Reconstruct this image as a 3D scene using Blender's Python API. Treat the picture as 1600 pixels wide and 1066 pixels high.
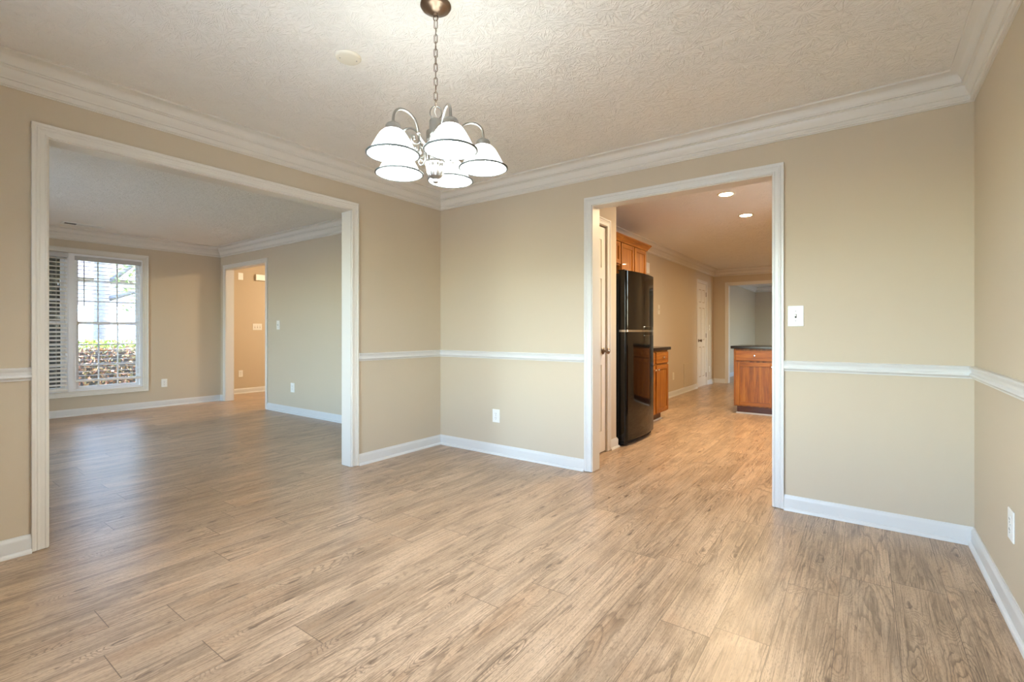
import bpy, math, random
from mathutils import Vector, Matrix
for o in list(bpy.data.objects): bpy.data.objects.remove(o)
SC = bpy.context.scene
COL = SC.collection
PI = math.pi
rnd = random.Random(7)

# ------------------------------------------------------------------ camera, world, sun, exposure
cam_d = bpy.data.cameras.new('camera'); cam = bpy.data.objects.new('camera', cam_d); COL.objects.link(cam)
cam.location = (3.36, -3.415, 1.10)
cam.rotation_euler = (PI/2, 0, math.atan(550/753.8))
cam_d.sensor_width = 36; cam_d.lens = 753.8/1600*36; cam_d.shift_y = -14.5/1600
cam_d.clip_start = .02; cam_d.clip_end = 200
SC.camera = cam
SC.view_settings.view_transform = 'Standard'; SC.view_settings.look = 'None'
SC.view_settings.gamma = 1; SC.view_settings.use_curve_mapping = False
SC.view_settings.exposure = 1.12
SC.cycles.max_bounces = 14; SC.cycles.diffuse_bounces = 8; SC.cycles.glossy_bounces = 5
SC.cycles.transparent_max_bounces = 24
SC.cycles.sample_clamp_indirect = 6
W = bpy.data.worlds.new('world'); SC.world = W; W.use_nodes = True
wn = W.node_tree; bg = wn.nodes['Background']
sky = wn.nodes.new('ShaderNodeTexSky'); sky.sky_type = 'NISHITA'; sky.sun_disc = False
sky.sun_elevation = math.radians(42); sky.sun_rotation = math.radians(20); sky.air_density = 1.0; sky.dust_density = 1.0
wn.links.new(sky.outputs[0], bg.inputs[0]); bg.inputs[1].default_value = 2.2
def sun(direction, strength):
    d = bpy.data.lights.new('sun', 'SUN'); d.energy = strength; d.angle = .01; d.color = (1, .95, .86)
    o = bpy.data.objects.new('sun', d); COL.objects.link(o)
    o.rotation_euler = Vector(direction).to_track_quat('-Z', 'Y').to_euler(); return o
sun((-.10, -.75, -.65), 6.0)
def portal(loc, normal, w, h):      # sky light enters through the windows
    d = bpy.data.lights.new('window_portal', 'AREA'); d.shape = 'RECTANGLE'; d.size = w; d.size_y = h
    d.cycles.is_portal = True
    o = bpy.data.objects.new('window_portal', d); COL.objects.link(o)
    o.location = loc; o.rotation_euler = Vector(normal).to_track_quat('-Z', 'Y').to_euler()
portal((-5.12, -1.727, 1.22), (1, 0, 0), 1.7, 1.8)
portal((1.9, -4.16, 1.37), (0, 1, 0), 2.1, 1.6)
portal((-2.6, -4.45, 1.22), (0, 1, 0), 1.7, 1.9)
portal((-5.75, 1.85, 1.2), (1, 0, 0), .9, 2.0)
portal((3.97, 1.75, 1.6), (-1, 0, 0), 1.1, 1.0)
portal((5.15, 10.2, 1.3), (-1, 0, 0), 1.6, 1.5)

# lamp strengths
SHADE = 4.5; BULB = 205.0; CAN = 430.0; FOYER = 125.0

# ------------------------------------------------------------------ node helper
class NT:
    def __init__(s, name):
        s.m = bpy.data.materials.new(name); s.m.use_nodes = True
        s.t = s.m.node_tree; s.n = s.t.nodes; s.l = s.t.links
        s.b = s.n['Principled BSDF']; s.out = s.n['Material Output']
    def put(s, sock, v):
        if isinstance(v, bpy.types.NodeSocket): s.l.new(v, sock)
        elif v is not None: sock.default_value = v
    def math(s, op, a, b=None, c=None, clamp=False):
        n = s.n.new('ShaderNodeMath'); n.operation = op; n.use_clamp = clamp
        s.put(n.inputs[0], a); s.put(n.inputs[1], b); s.put(n.inputs[2], c); return n.outputs[0]
    def vm(s, op, a, b=None, scale=None):
        n = s.n.new('ShaderNodeVectorMath'); n.operation = op
        s.put(n.inputs[0], a); s.put(n.inputs[1], b)
        if scale is not None: s.put(n.inputs['Scale'], scale)
        return n.outputs['Value'] if op in ('LENGTH', 'DISTANCE', 'DOT_PRODUCT') else n.outputs[0]
    def comb(s, x, y, z=0.0):
        n = s.n.new('ShaderNodeCombineXYZ'); s.put(n.inputs[0], x); s.put(n.inputs[1], y); s.put(n.inputs[2], z); return n.outputs[0]
    def sep(s, v):
        n = s.n.new('ShaderNodeSeparateXYZ'); s.put(n.inputs[0], v); return n.outputs
    def noise(s, v, scale=1.0, detail=3.0, rough=.5, dist=0.0):
        n = s.n.new('ShaderNodeTexNoise'); s.put(n.inputs['Vector'], v); n.inputs['Scale'].default_value = scale
        n.inputs['Detail'].default_value = detail; n.inputs['Roughness'].default_value = rough
        n.inputs['Distortion'].default_value = dist; return n.outputs[0]
    def white(s, v):
        n = s.n.new('ShaderNodeTexWhiteNoise'); n.noise_dimensions = '3D'; s.put(n.inputs['Vector'], v); return n.outputs
    def voro(s, v, scale=1.0, rand=1.0):
        n = s.n.new('ShaderNodeTexVoronoi'); s.put(n.inputs['Vector'], v); n.inputs['Scale'].default_value = scale
        n.inputs['Randomness'].default_value = rand; return n.outputs
    def step(s, v, a, b):
        n = s.n.new('ShaderNodeMapRange'); n.interpolation_type = 'SMOOTHSTEP'; s.put(n.inputs[0], v)
        n.inputs[1].default_value = a; n.inputs[2].default_value = b; n.inputs[3].default_value = 0; n.inputs[4].default_value = 1
        return n.outputs[0]
    def mix(s, f, a, b, mode='MIX'):
        n = s.n.new('ShaderNodeMix'); n.data_type = 'RGBA'; n.blend_type = mode
        s.put(n.inputs[0], f); s.put(n.inputs[6], a); s.put(n.inputs[7], b); return n.outputs[2]
    def ramp(s, f, stops):
        n = s.n.new('ShaderNodeValToRGB'); s.put(n.inputs[0], f); e = n.color_ramp.elements
        while len(e) < len(stops): e.new(.5)
        for k, (p, c) in enumerate(stops): e[k].position = p; e[k].color = c
        return n.outputs[0]
    def bump(s, h, strength=.5, dist=.002):
        n = s.n.new('ShaderNodeBump'); s.put(n.inputs['Height'], h); n.inputs['Strength'].default_value = strength
        n.inputs['Distance'].default_value = dist; s.l.new(n.outputs[0], s.b.inputs['Normal'])
    def obj(s):
        return s.n.new('ShaderNodeTexCoord').outputs['Object']
    def set(s, **k):
        for a, v in k.items(): s.put(s.b.inputs[a.replace('_', ' ')], v)
        return s
def lin(c): return c/12.92 if c <= .04045 else ((c+.055)/1.055)**2.4
def rgb(r, g, b): return (lin(r/255), lin(g/255), lin(b/255), 1)

M = {}
def plain(key, col, rough=.5, metal=0.0, bump=None, spec=.5, coat=0):
    t = NT(key); t.set(Base_Color=col, Roughness=rough, Metallic=metal, Specular_IOR_Level=spec, Coat_Weight=coat)
    if bump:
        t.bump(t.noise(t.obj(), bump[0], 3, .6), bump[1], bump[2])
    M[key] = t.m; return t
WALLC = rgb(202, 188, 165)
plain('wall_paint', WALLC, .75, 0, (260, .25, .0006), .3)
plain('trim_white', rgb(222, 217, 207), .38, 0, (90, .06, .0005), .5)
plain('base_white', rgb(217, 216, 212), .32, 0, (90, .06, .0005), .5)
plain('door_white', rgb(228, 221, 208), .4, 0, (120, .08, .0005))
plain('plastic_white', rgb(236, 235, 230), .35, 0, (300, .02, .0003))
plain('plastic_cream', rgb(226, 218, 200), .45, 0, (300, .02, .0003))
plain('slot_dark', rgb(60, 55, 50), .6, 0, (300, .02, .0003))
plain('nickel', rgb(172, 170, 166), .30, 1.0, (400, .03, .0002))
plain('antique_nickel', rgb(140, 122, 105), .3, 1.0, (400, .03, .0002))
plain('rim_grey', rgb(92, 96, 96), .35, 0, (200, .02, .0002))
plain('chrome', rgb(205, 205, 205), .15, 1.0, (400, .02, .0002))
plain('brass_dark', rgb(120, 96, 66), .3, 1.0, (300, .03, .0002))
plain('fridge_black', rgb(10, 9, 9), .06, 0, (6, .02, .002), .42, 0)
plain('fridge_side', rgb(14, 14, 15), .35, 0, (500, .25, .0006), .5)
plain('rubber', rgb(20, 20, 20), .7, 0, (300, .1, .0003))
plain('blind_white', rgb(238, 233, 224), .45, 0, (200, .03, .0003))
plain('valance_grey', rgb(190, 188, 186), .45, 0, (200, .03, .0003))
plain('vinyl_white', rgb(236, 236, 238), .4, 0, (200, .03, .0003))
plain('cord', rgb(225, 218, 205), .7, 0, (400, .1, .0003))
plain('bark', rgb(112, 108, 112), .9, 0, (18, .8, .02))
plain('roof_shingle', rgb(92, 86, 94), .9, 0, (30, .6, .01))
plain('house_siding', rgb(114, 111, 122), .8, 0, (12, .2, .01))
plain('house_glass', rgb(90, 105, 125), .1, 0, (3, .05, .01))
plain('concrete', rgb(192, 185, 172), .9, 0, (20, .2, .004))
plain('screen_metal', rgb(208, 210, 214), .4, 0, (200, .03, .0003))

def mat_counter():
    t = NT('counter_black'); o = t.obj()
    n = t.noise(o, 320, 2, .7); c = t.ramp(n, [(.35, rgb(14, 12, 11)), (.6, rgb(34, 28, 25)), (.72, rgb(80, 66, 55))])
    t.set(Base_Color=c, Roughness=.18); M['counter_black'] = t.m
mat_counter()

def mat_oak(key, light, mid, dark, axis):
    t = NT(key); p = t.sep(t.obj())
    if axis == 'z': v = t.comb(t.math('MULTIPLY', p[0], 26), t.math('MULTIPLY', p[1], 26), t.math('MULTIPLY', p[2], 1.6))
    else: v = t.comb(t.math('MULTIPLY', p[0], 1.6), t.math('MULTIPLY', p[1], 1.6), t.math('MULTIPLY', p[2], 26))
    g = t.noise(v, 1, 4, .6, .6)
    f = t.noise(t.vm('SCALE', v, None, 7.0), 1, 2, .5)
    k = t.math('ADD', t.math('MULTIPLY', g, .75), t.math('MULTIPLY', f, .25))
    c = t.ramp(k, [(.30, dark), (.48, mid), (.66, light)])
    t.set(Base_Color=c, Roughness=.36, Specular_IOR_Level=.35, Coat_Weight=.05); t.bump(k, .1, .001); M[key] = t.m
mat_oak('oak', rgb(174, 114, 44), rgb(142, 84, 26), rgb(94, 50, 14), 'z')
mat_oak('oak_flat', rgb(174, 114, 44), rgb(142, 84, 26), rgb(94, 50, 14), 'x')
mat_oak('oak_dark', rgb(120, 66, 32), rgb(98, 52, 24), rgb(70, 36, 18), 'x')

def mat_floor():
    t = NT('plank_floor'); PW, PL = .182, 1.22
    p = t.sep(t.obj())
    u = t.math('DIVIDE', p[0], PW); row = t.math('FLOOR', u); fu = t.math('FRACT', u)
    roff = t.white(t.comb(row, 3.7, 1.1))[0]
    v = t.math('ADD', t.math('DIVIDE', p[1], PL), t.math('MULTIPLY', roff, 3.0))
    colm = t.math('FLOOR', v); fv = t.math('FRACT', v)
    wv = t.white(t.comb(row, colm, .5)); r = t.sep(wv[1]); r0 = wv[0]
    lx = t.math('MULTIPLY', t.math('SUBTRACT', fu, .5), PW); ly = t.math('MULTIPLY', fv, PL)
    X = t.math('ADD', lx, t.math('MULTIPLY', r[0], 7.3)); Y = t.math('ADD', ly, t.math('MULTIPLY', r[1], 13.1))
    Z = t.math('MULTIPLY', r[2], 9.0)
    def V(a, b, c=1.0): return t.comb(t.math('MULTIPLY', X, a), t.math('MULTIPLY', Y, b), t.math('MULTIPLY', Z, c))
    # knots: sparse cells, the rings bend round them
    kv = t.vm('ADD', V(7.5, 2.0), t.vm('SCALE', t.comb(t.noise(V(30, 9), 1, 2, .5), t.noise(V(28, 8, 2.0), 1, 2, .5)), None, .16))
    vo = t.voro(kv, 1.0, 1.0); crand = t.sep(vo[1])
    rel = t.sep(t.vm('SUBTRACT', kv, vo[2]))
    ahead = t.math('GREATER_THAN', rel[1], 0.0)
    ry = t.math('MULTIPLY', rel[1], t.math('SUBTRACT', 1.7, t.math('MULTIPLY', ahead, 1.32)))
    d = t.vm('LENGTH', t.comb(rel[0], ry, 0.0))
    has = t.math('GREATER_THAN', crand[0], .60)
    kn = t.math('MULTIPLY', t.math('SUBTRACT', 1.0, t.step(d, .0, .58)), has)
    core = t.math('MULTIPLY', t.math('SUBTRACT', 1.0, t.step(t.vm('LENGTH', t.comb(rel[0], rel[1], 0.0)), .015, .085)), t.math('GREATER_THAN', crand[0], .74))
    low = t.noise(V(7.0, .75), 1, 2, .5, .3)
    field = t.math('ADD', t.math('MULTIPLY', low, 19.0), t.math('MULTIPLY', kn, 7.0))
    field = t.math('ADD', field, t.math('MULTIPLY', t.noise(V(60, 7.0), 1, 3, .6), .9))
    ring = t.math('FRACT', field)
    line = t.math('MULTIPLY', t.step(ring, .52, .93), t.math('SUBTRACT', 1.0, t.step(ring, .93, 1.0)))
    mask = t.math('ADD', t.math('MULTIPLY', t.step(t.noise(V(5, 1.1, 2.0), 1, 2, .5), .44, .62), .75), t.math('MULTIPLY', kn, .75), clamp=True)
    line = t.math('MULTIPLY', line, mask)
    # straight grain
    g1 = t.noise(V(75, 2.2), 1, 5, .62, .4)
    g2 = t.noise(V(300, 3.2), 1, 4, .65, .2)
    blot = t.noise(V(9, 2.4, 3.0), 1, 4, .6, .5)
    crack = t.math('MULTIPLY', t.step(t.noise(V(120, 1.5, 5.0), 1, 3, .6, .5), .62, .74), t.step(blot, .42, .62))
    spk = t.noise(V(260, 60), 1, 2, .6)
    fine = t.noise(V(430, 2.2, 7.0), 1, 4, .7, .25)
    tone = t.math('ADD', t.math('MULTIPLY', g1, .34), t.math('ADD', t.math('MULTIPLY', g2, .42), t.math('MULTIPLY', blot, .44)))
    c = t.ramp(tone, [(.42, rgb(138, 114, 92)), (.54, rgb(172, 146, 119)), (.65, rgb(199, 172, 143)), (.78, rgb(213, 188, 160))])
    grey = t.step(t.noise(V(11, .9, 4.0), 1, 3, .6, .4), .52, .70)
    c = t.mix(t.math('MULTIPLY', grey, .36), c, rgb(142, 124, 107))
    c = t.mix(t.math('MULTIPLY', t.step(t.noise(V(6, 2, 6.0), 1, 3, .5), .54, .7), .28), c, rgb(198, 158, 120))
    c = t.mix(t.math('MULTIPLY', line, .72), c, rgb(104, 82, 64))
    c = t.mix(t.math('MULTIPLY', t.step(fine, .50, .72), .58), c, rgb(118, 96, 78))
    c = t.mix(t.math('MULTIPLY', t.math('SUBTRACT', 1.0, t.step(fine, .28, .46)), .22), c, rgb(224, 202, 178))
    gn = t.math('FRACT', t.math('MULTIPLY', t.noise(V(17, .50, 8.0), 1, 3, .55, .2), 15.0))
    gl_ = t.math('MULTIPLY', t.step(gn, .60, .95), t.math('SUBTRACT', 1.0, t.step(gn, .95, 1.0)))
    gl_ = t.math('MULTIPLY', gl_, t.step(t.noise(V(14, 2.6, 9.0), 1, 3, .6), .44, .64))
    c = t.mix(t.math('MULTIPLY', gl_, .72), c, rgb(96, 75, 59))
    c = t.mix(t.math('MULTIPLY', crack, .70), c, rgb(88, 70, 57))
    c = t.mix(t.math('MULTIPLY', t.step(spk, .50, .70), .45), c, rgb(112, 91, 74))
    c = t.mix(t.math('MULTIPLY', core, .70), c, rgb(86, 66, 52))
    br = t.math('ADD', .93, t.math('MULTIPLY', r0, .17))
    c = t.mix(1.0, c, t.comb(br, br, br), 'MULTIPLY')
    # joints
    sx = t.math('MULTIPLY', t.math('MINIMUM', fu, t.math('SUBTRACT', 1.0, fu)), PW)
    sy = t.math('MULTIPLY', t.math('MINIMUM', fv, t.math('SUBTRACT', 1.0, fv)), PL)
    jx = t.math('SUBTRACT', 1.0, t.step(sx, .0004, .0018)); jy = t.math('SUBTRACT', 1.0, t.step(sy, .0006, .0022))
    j = t.math('MAXIMUM', t.math('MULTIPLY', jx, .72), t.math('MULTIPLY', jy, .8))
    c = t.mix(j, c, rgb(88, 70, 56))
    h = t.math('ADD', t.math('MULTIPLY', g1, .5), t.math('MULTIPLY', g2, .5))
    h = t.math('SUBTRACT', h, t.math('ADD', t.math('MULTIPLY', line, .35), j))
    ro = t.math('ADD', .25, t.math('MULTIPLY', g1, .14))
    t.set(Base_Color=c, Roughness=ro, Specular_IOR_Level=.5); t.bump(h, .22, .001); M['plank_floor'] = t.m
mat_floor()

def mat_ceiling():
    t = NT('stomp_ceiling'); o = t.obj()
    hs = []
    for k, (sc, off) in enumerate(((4.6, (0, 0, 0)), (5.4, (11.3, 4.7, 2.0)), (6.2, (3.1, 21.7, 2.0)))):
        p = t.vm('ADD', t.vm('SCALE', o, None, sc), off)
        q = t.sep(p); p = t.comb(q[0], q[1], float(k))
        vo = t.voro(p, 1.0, 1.0); rel = t.vm('SUBTRACT', p, vo[2]); rnd_ = t.sep(vo[1])
        rs = t.sep(rel); rel = t.comb(rs[0], rs[1], 0.0)
        dn = t.vm('NORMALIZE', rel)
        dd = t.sep(dn)
        v = t.comb(t.math('MULTIPLY', dd[0], 7.0), t.math('MULTIPLY', dd[1], 7.0), t.math('MULTIPLY', rnd_[0], 40))
        v = t.vm('ADD', v, t.vm('SCALE', rel, None, 2.5))
        s = t.noise(v, 1, 2, .55, .2)
        ridge = t.step(s, .5, .66)
        dist = t.vm('LENGTH', rel)
        env = t.math('MULTIPLY', t.step(dist, .04, .14), t.math('SUBTRACT', 1.0, t.step(dist, .35, .75)))
        hs.append(t.math('MULTIPLY', ridge, env))
    h = t.math('MAXIMUM', t.math('MAXIMUM', hs[0], hs[1]), hs[2])
    h = t.math('ADD', h, t.math('MULTIPLY', t.noise(o, 60, 3, .6), .25))
    h = t.math('ADD', h, t.math('MULTIPLY', t.noise(o, 15, 2, .5, 1.2), 3.2))
    t.set(Base_Color=rgb(238, 234, 227), Roughness=.85, Specular_IOR_Level=.25); t.bump(h, .58, .0055); M['stomp_ceiling'] = t.m
mat_ceiling()

def mat_emit(key, col, strength):
    t = NT(key); t.set(Base_Color=(.9, .9, .9, 1), Emission_Color=col, Emission_Strength=strength); M[key] = t.m
mat_emit('bulb_glow', (.95, .975, .97, 1), BULB)
mat_emit('can_glow', (1, .74, .43, 1), CAN)
mat_emit('foyer_glow', (1, .79, .54, 1), FOYER)
def mat_shade():
    t = NT('shade_glass'); tr = t.n.new('ShaderNodeBsdfTranslucent'); tr.inputs[0].default_value = (.92, .93, .92, 1)
    mx = t.n.new('ShaderNodeMixShader'); mx.inputs[0].default_value = .45
    t.set(Base_Color=rgb(240, 242, 240), Roughness=.3, Emission_Color=(.95, 1, .98, 1), Emission_Strength=SHADE)
    t.bump(t.noise(t.obj(), 60, 2, .5), .03, .001)
    t.l.new(t.b.outputs[0], mx.inputs[1]); t.l.new(tr.outputs[0], mx.inputs[2]); t.l.new(mx.outputs[0], t.out.inputs[0]); M['shade_glass'] = t.m
mat_shade()
def mat_glass():
    t = NT('window_glass'); t.n.remove(t.b)
    tr = t.n.new('ShaderNodeBsdfTransparent'); tr.inputs[0].default_value = (.97, .985, .98, 1)
    gl = t.n.new('ShaderNodeBsdfGlossy'); gl.inputs['Roughness'].default_value = .02
    fr = t.n.new('ShaderNodeFresnel'); fr.inputs[0].default_value = 1.45
    mx = t.n.new('ShaderNodeMixShader')
    t.l.new(fr.outputs[0], mx.inputs[0]); t.l.new(tr.outputs[0], mx.inputs[1]); t.l.new(gl.outputs[0], mx.inputs[2]); t.l.new(mx.outputs[0], t.out.inputs[0])
    M['window_glass'] = t.m
mat_glass()
def mat_leaf(key, stops):
    t = NT(key); g = t.n.new('ShaderNodeNewGeometry')
    t.set(Base_Color=t.ramp(g.outputs['Random Per Island'], stops), Roughness=.55, Subsurface_Weight=0.0); M[key] = t.m
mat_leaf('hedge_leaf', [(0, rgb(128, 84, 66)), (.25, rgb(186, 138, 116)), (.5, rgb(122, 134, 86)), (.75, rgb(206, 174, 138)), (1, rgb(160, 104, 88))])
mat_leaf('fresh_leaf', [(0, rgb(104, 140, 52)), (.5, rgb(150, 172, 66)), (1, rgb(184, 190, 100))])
mat_leaf('tree_leaf', [(0, rgb(70, 96, 50)), (.5, rgb(110, 126, 66)), (1, rgb(150, 146, 84))])
mat_leaf('dark_leaf', [(0, rgb(48, 40, 32)), (.5, rgb(62, 58, 42)), (1, rgb(84, 70, 54))])
def mat_lawn():
    t = NT('lawn'); n = t.noise(t.obj(), 3, 6, .7)
    t.set(Base_Color=t.ramp(n, [(.3, rgb(112, 118, 72)), (.7, rgb(160, 154, 110))]), Roughness=.9); M['lawn'] = t.m
mat_lawn()

# ------------------------------------------------------------------ mesh helper
class MB:
    def __init__(s): s.v = []; s.f = []
    def add(s, vs, fs):
        b = len(s.v); s.v += [tuple(x) for x in vs]; s.f += [tuple(b+i for i in f) for f in fs]; return s
    def box(s, x0, x1, y0, y1, z0, z1):
        if x0 > x1: x0, x1 = x1, x0
        if y0 > y1: y0, y1 = y1, y0
        return s.add([(x0,y0,z0),(x1,y0,z0),(x1,y1,z0),(x0,y1,z0),(x0,y0,z1),(x1,y0,z1),(x1,y1,z1),(x0,y1,z1)],
                     [(3,2,1,0),(4,5,6,7),(0,1,5,4),(1,2,6,5),(2,3,7,6),(3,0,4,7)])
    def lathe(s, prof, c=(0,0,0), n=24, axis='z', flute=None):
        vs = []; m = len(prof)
        for i in range(n):
            a = 2*PI*i/n
            for r, z in prof:
                rr = r*(1+flute[1]*math.cos(flute[0]*a)) if flute else r
                p = (rr*math.cos(a), rr*math.sin(a), z)
                if axis == 'y': p = (p[0], -p[2], p[1])     # z of the profile points towards -y
                if axis == 'x': p = (p[2], p[0], p[1])
                vs.append((p[0]+c[0], p[1]+c[1], p[2]+c[2]))
        fs = [(i*m+k, ((i+1) % n)*m+k, ((i+1) % n)*m+k+1, i*m+k+1) for i in range(n) for k in range(m-1)]
        return s.add(vs, fs)
    def tube(s, pts, r, n=8, closed=False):
        pts = [Vector(p) for p in pts]; N = len(pts); vs = []; up = None
        for i, p in enumerate(pts):
            a = pts[i-1] if (i > 0 or closed) else p; b = pts[(i+1) % N] if (i < N-1 or closed) else p
            t = (b-a).normalized()
            if up is None:
                up = Vector((0,0,1)) if abs(t.z) < .9 else Vector((1,0,0))
            e1 = up - t*up.dot(t)
            if e1.length < 1e-6: e1 = t.orthogonal()
            e1.normalize(); up = e1; e2 = t.cross(e1)
            rr = r[i] if isinstance(r, (list, tuple)) else r
            for k in range(n):
                q = 2*PI*k/n; vs.append(p + e1*math.cos(q)*rr + e2*math.sin(q)*rr)
        M_ = N if closed else N-1
        fs = [(i*n+k, i*n+(k+1) % n, ((i+1) % N)*n+(k+1) % n, ((i+1) % N)*n+k) for i in range(M_) for k in range(n)]
        if not closed: fs += [tuple(range(n-1, -1, -1)), tuple((N-1)*n+k for k in range(n))]
        return s.add(vs, fs)
    def sphere(s, c, r, n=16, m=10, sc=(1,1,1)):
        prof = [(max(1e-5, r*math.sin(PI*k/m)), -r*math.cos(PI*k/m)) for k in range(m+1)]
        b = len(s.v); s.lathe(prof, (0,0,0), n)
        for i in range(b, len(s.v)): x = s.v[i]; s.v[i] = (x[0]*sc[0]+c[0], x[1]*sc[1]+c[1], x[2]*sc[2]+c[2])
        return s
    def sweep(s, prof, path, closed=False):
        """profile of (out, z) swept along a plan path; the room is on the left of the path."""
        N = len(path); P = [Vector((p[0], p[1])) for p in path]; vs = []; m = len(prof)
        for i in range(N):
            d1 = (P[i]-P[i-1]).normalized() if (i > 0 or closed) else None
            d2 = (P[(i+1) % N]-P[i]).normalized() if (i < N-1 or closed) else None
            d1 = d1 or d2; d2 = d2 or d1
            n1 = Vector((-d1.y, d1.x)); n2 = Vector((-d2.y, d2.x))
            b = n1+n2; b = b/(b.dot(n1)) if b.length > 1e-6 else n1
            for o, z in prof: q = P[i]+b*o; vs.append((q.x, q.y, z))
        K = N if closed else N-1
        fs = [(i*m+k, ((i+1) % N)*m+k, ((i+1) % N)*m+k+1, i*m+k+1) for i in range(K) for k in range(m-1)]
        if not closed: fs += [tuple(range(m)), tuple((N-1)*m+k for k in range(m-1, -1, -1))]
        return s.add(vs, fs)
    def prism(s, pts, z0, z1):
        n = len(pts)
        return s.add([(x,y,z0) for x,y in pts]+[(x,y,z1) for x,y in pts],
                     [tuple(range(n-1,-1,-1)), tuple(range(n,2*n))]+[(i,(i+1)%n,n+(i+1)%n,n+i) for i in range(n)])
    def build(s, name, mat, parent=None, smooth=False, bevel=0.0, loc=None):
        me = bpy.data.meshes.new(name); me.from_pydata(s.v, [], s.f); me.update()
        o = bpy.data.objects.new(name, me); COL.objects.link(o)
        me.materials.append(M[mat] if isinstance(mat, str) else mat)
        if smooth:
            for p in me.polygons: p.use_smooth = True
            if smooth != 2: me.set_sharp_from_angle(angle=math.radians(38))
        if bevel:
            b = o.modifiers.new('bevel', 'BEVEL'); b.width = bevel; b.segments = 2; b.limit_method = 'ANGLE'
        if parent: o.parent = parent
        if loc: o.location = loc
        import bmesh
        bm = bmesh.new(); bm.from_mesh(me); bmesh.ops.recalc_face_normals(bm, faces=bm.faces); bm.to_mesh(me); bm.free()
        return o
def tag(o, label, cat, group=None, kind=None):
    o['label'] = label; o['category'] = cat
    if group: o['group'] = group
    if kind: o['kind'] = kind
    return o
def empty(name, loc, rz=0.0):
    o = bpy.data.objects.new(name, None); COL.objects.link(o); o.empty_display_size = .05
    o.location = loc; o.rotation_euler = (0, 0, rz); return o
def struct(o, label=None, cat=None):
    o['kind'] = 'structure'
    if label: o['label'] = label
    if cat: o['category'] = cat
    return o
def copy_tree(o, parent=None):
    c = o.copy(); COL.objects.link(c); c.parent = parent
    for ch in list(o.children): copy_tree(ch, c)
    return c

# ------------------------------------------------------------------ shell
CH = 2.44; OT = 2.083; CW = .062
X0, X1, Y0, Y1 = -5.72, 5.12, -4.40, 12.82
struct(MB().box(X0, X1, Y0, Y1, -.12, 0).build('floor', 'plank_floor'), 'light brown wood plank floor running through every room', 'floor')
struct(MB().box(X0, X1, Y0, Y1, CH, CH+.14).build('ceiling', 'stomp_ceiling'), 'white brush-textured ceiling above all rooms', 'ceiling')
def wall(name, x0, x1, y0, y1, axis='x', openings=(), label=None):
    m = MB(); U0, U1 = (y0, y1) if axis == 'x' else (x0, x1)
    us = sorted({U0, U1} | {a for o in openings for a in o[:2]}); zs = sorted({0, CH} | {a for o in openings for a in o[2:]})
    # columns of wall beside, above and below each opening
    for a, b in zip(us, us[1:]):
        runs = []
        for c, d in zip(zs, zs[1:]):
            if any(o[0] <= a and b <= o[1] and o[2] <= c and d <= o[3] for o in openings): continue
            if runs and abs(runs[-1][1]-c) < 1e-6: runs[-1][1] = d
            else: runs.append([c, d])
        for c, d in runs:
            if axis == 'x': m.box(x0, x1, a, b, c, d)
            else: m.box(a, b, y0, y1, c, d)
    return struct(m.build(name, 'wall_paint'), label, 'wall')
J = .018   # jamb thickness
LO = (-2.818, -1.027); KO = (1.648, 2.893); FO = (-4.79, -3.55)
LWX = -4.97; LRY = .08; FX = -5.60
PD = (.20, .67); KD = (6.33, 6.95); FAM = (1.03, 2.70)
wall('wall_left', -.12, 0, -4.12, .12, 'x', [(LO[0]-J, LO[1]+J, 0, OT+J)], 'beige wall with the wide cased opening to the living room')
wall('wall_back', 0, 3.82, 0, .12, 'y', [(KO[0]-J, KO[1]+J, 0, OT+J)], 'beige wall with the cased opening to the kitchen')
wall('wall_right', 3.82, 3.94, -4.12, 7.72, 'x', [(1.25, 2.25, 1.12, 2.08)], 'beige wall at the right edge with outlet and chair rail')
wall('wall_front', 0, 3.82, -4.12, -4.0, 'y', [(.90, 2.90, .60, 2.14)])  # opening for an added window behind the camera, front fill daylight
WY = (-2.50, -.954); WZ = (.316, 2.123)
wall('wall_living_window', LWX-.12, LWX, Y0, LRY, 'x', [(WY[0], WY[1], WZ[0], WZ[1])], 'beige living room wall around the window')
wall('wall_living_right', X0, -.12, LRY, LRY+.115, 'y', [(FO[0]-J, FO[1]+J, 0, OT+J)], 'grey-beige living room wall with the doorway to the foyer')
wall('wall_living_front', LWX, -.12, Y0, Y0+.12, 'y', [(-3.4, -1.8, .30, 2.14)])  # opening for an added, unseen window that brings the living room more daylight
wall('wall_foyer_left', X0, FX, LRY+.115, 3.1, 'x', [(1.45, 2.25, 0, 2.10)], 'warm-lit foyer wall seen through the far doorway')
wall('wall_foyer_back', FX, -1.9, 3.0, 3.1, 'y'); wall('wall_foyer_right', -2.0, -1.9, LRY+.115, 3.0, 'x')
wall('wall_kitchen_left', .61, .73, .12, 7.6, 'x', [], 'long beige kitchen wall with a white door')
wall('wall_pantry_front', 1.35, 1.45, .12, .89, 'x', [(PD[0], PD[1], 0, 2.06)], 'short beige wall holding the pantry door')
wall('wall_pantry_side', .73, 1.35, .79, .89, 'y')
wall('wall_kitchen_far', .58, 3.82, 7.6, 7.72, 'y', [(FAM[0]-J, FAM[1]+J, 0, OT+J)], 'far kitchen wall with the opening to the family room')
wall('wall_family_left', .58, .70, 7.72, 12.82, 'x'); wall('wall_family_far', .70, 5.12, 12.70, 12.82, 'y')
wall('wall_family_right', 5.0, 5.12, 7.72, 12.70, 'x', [(9.4, 11.0, .55, 2.05)]); wall('wall_family_near', 3.94, 5.12, 7.6, 7.72, 'y')

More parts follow.
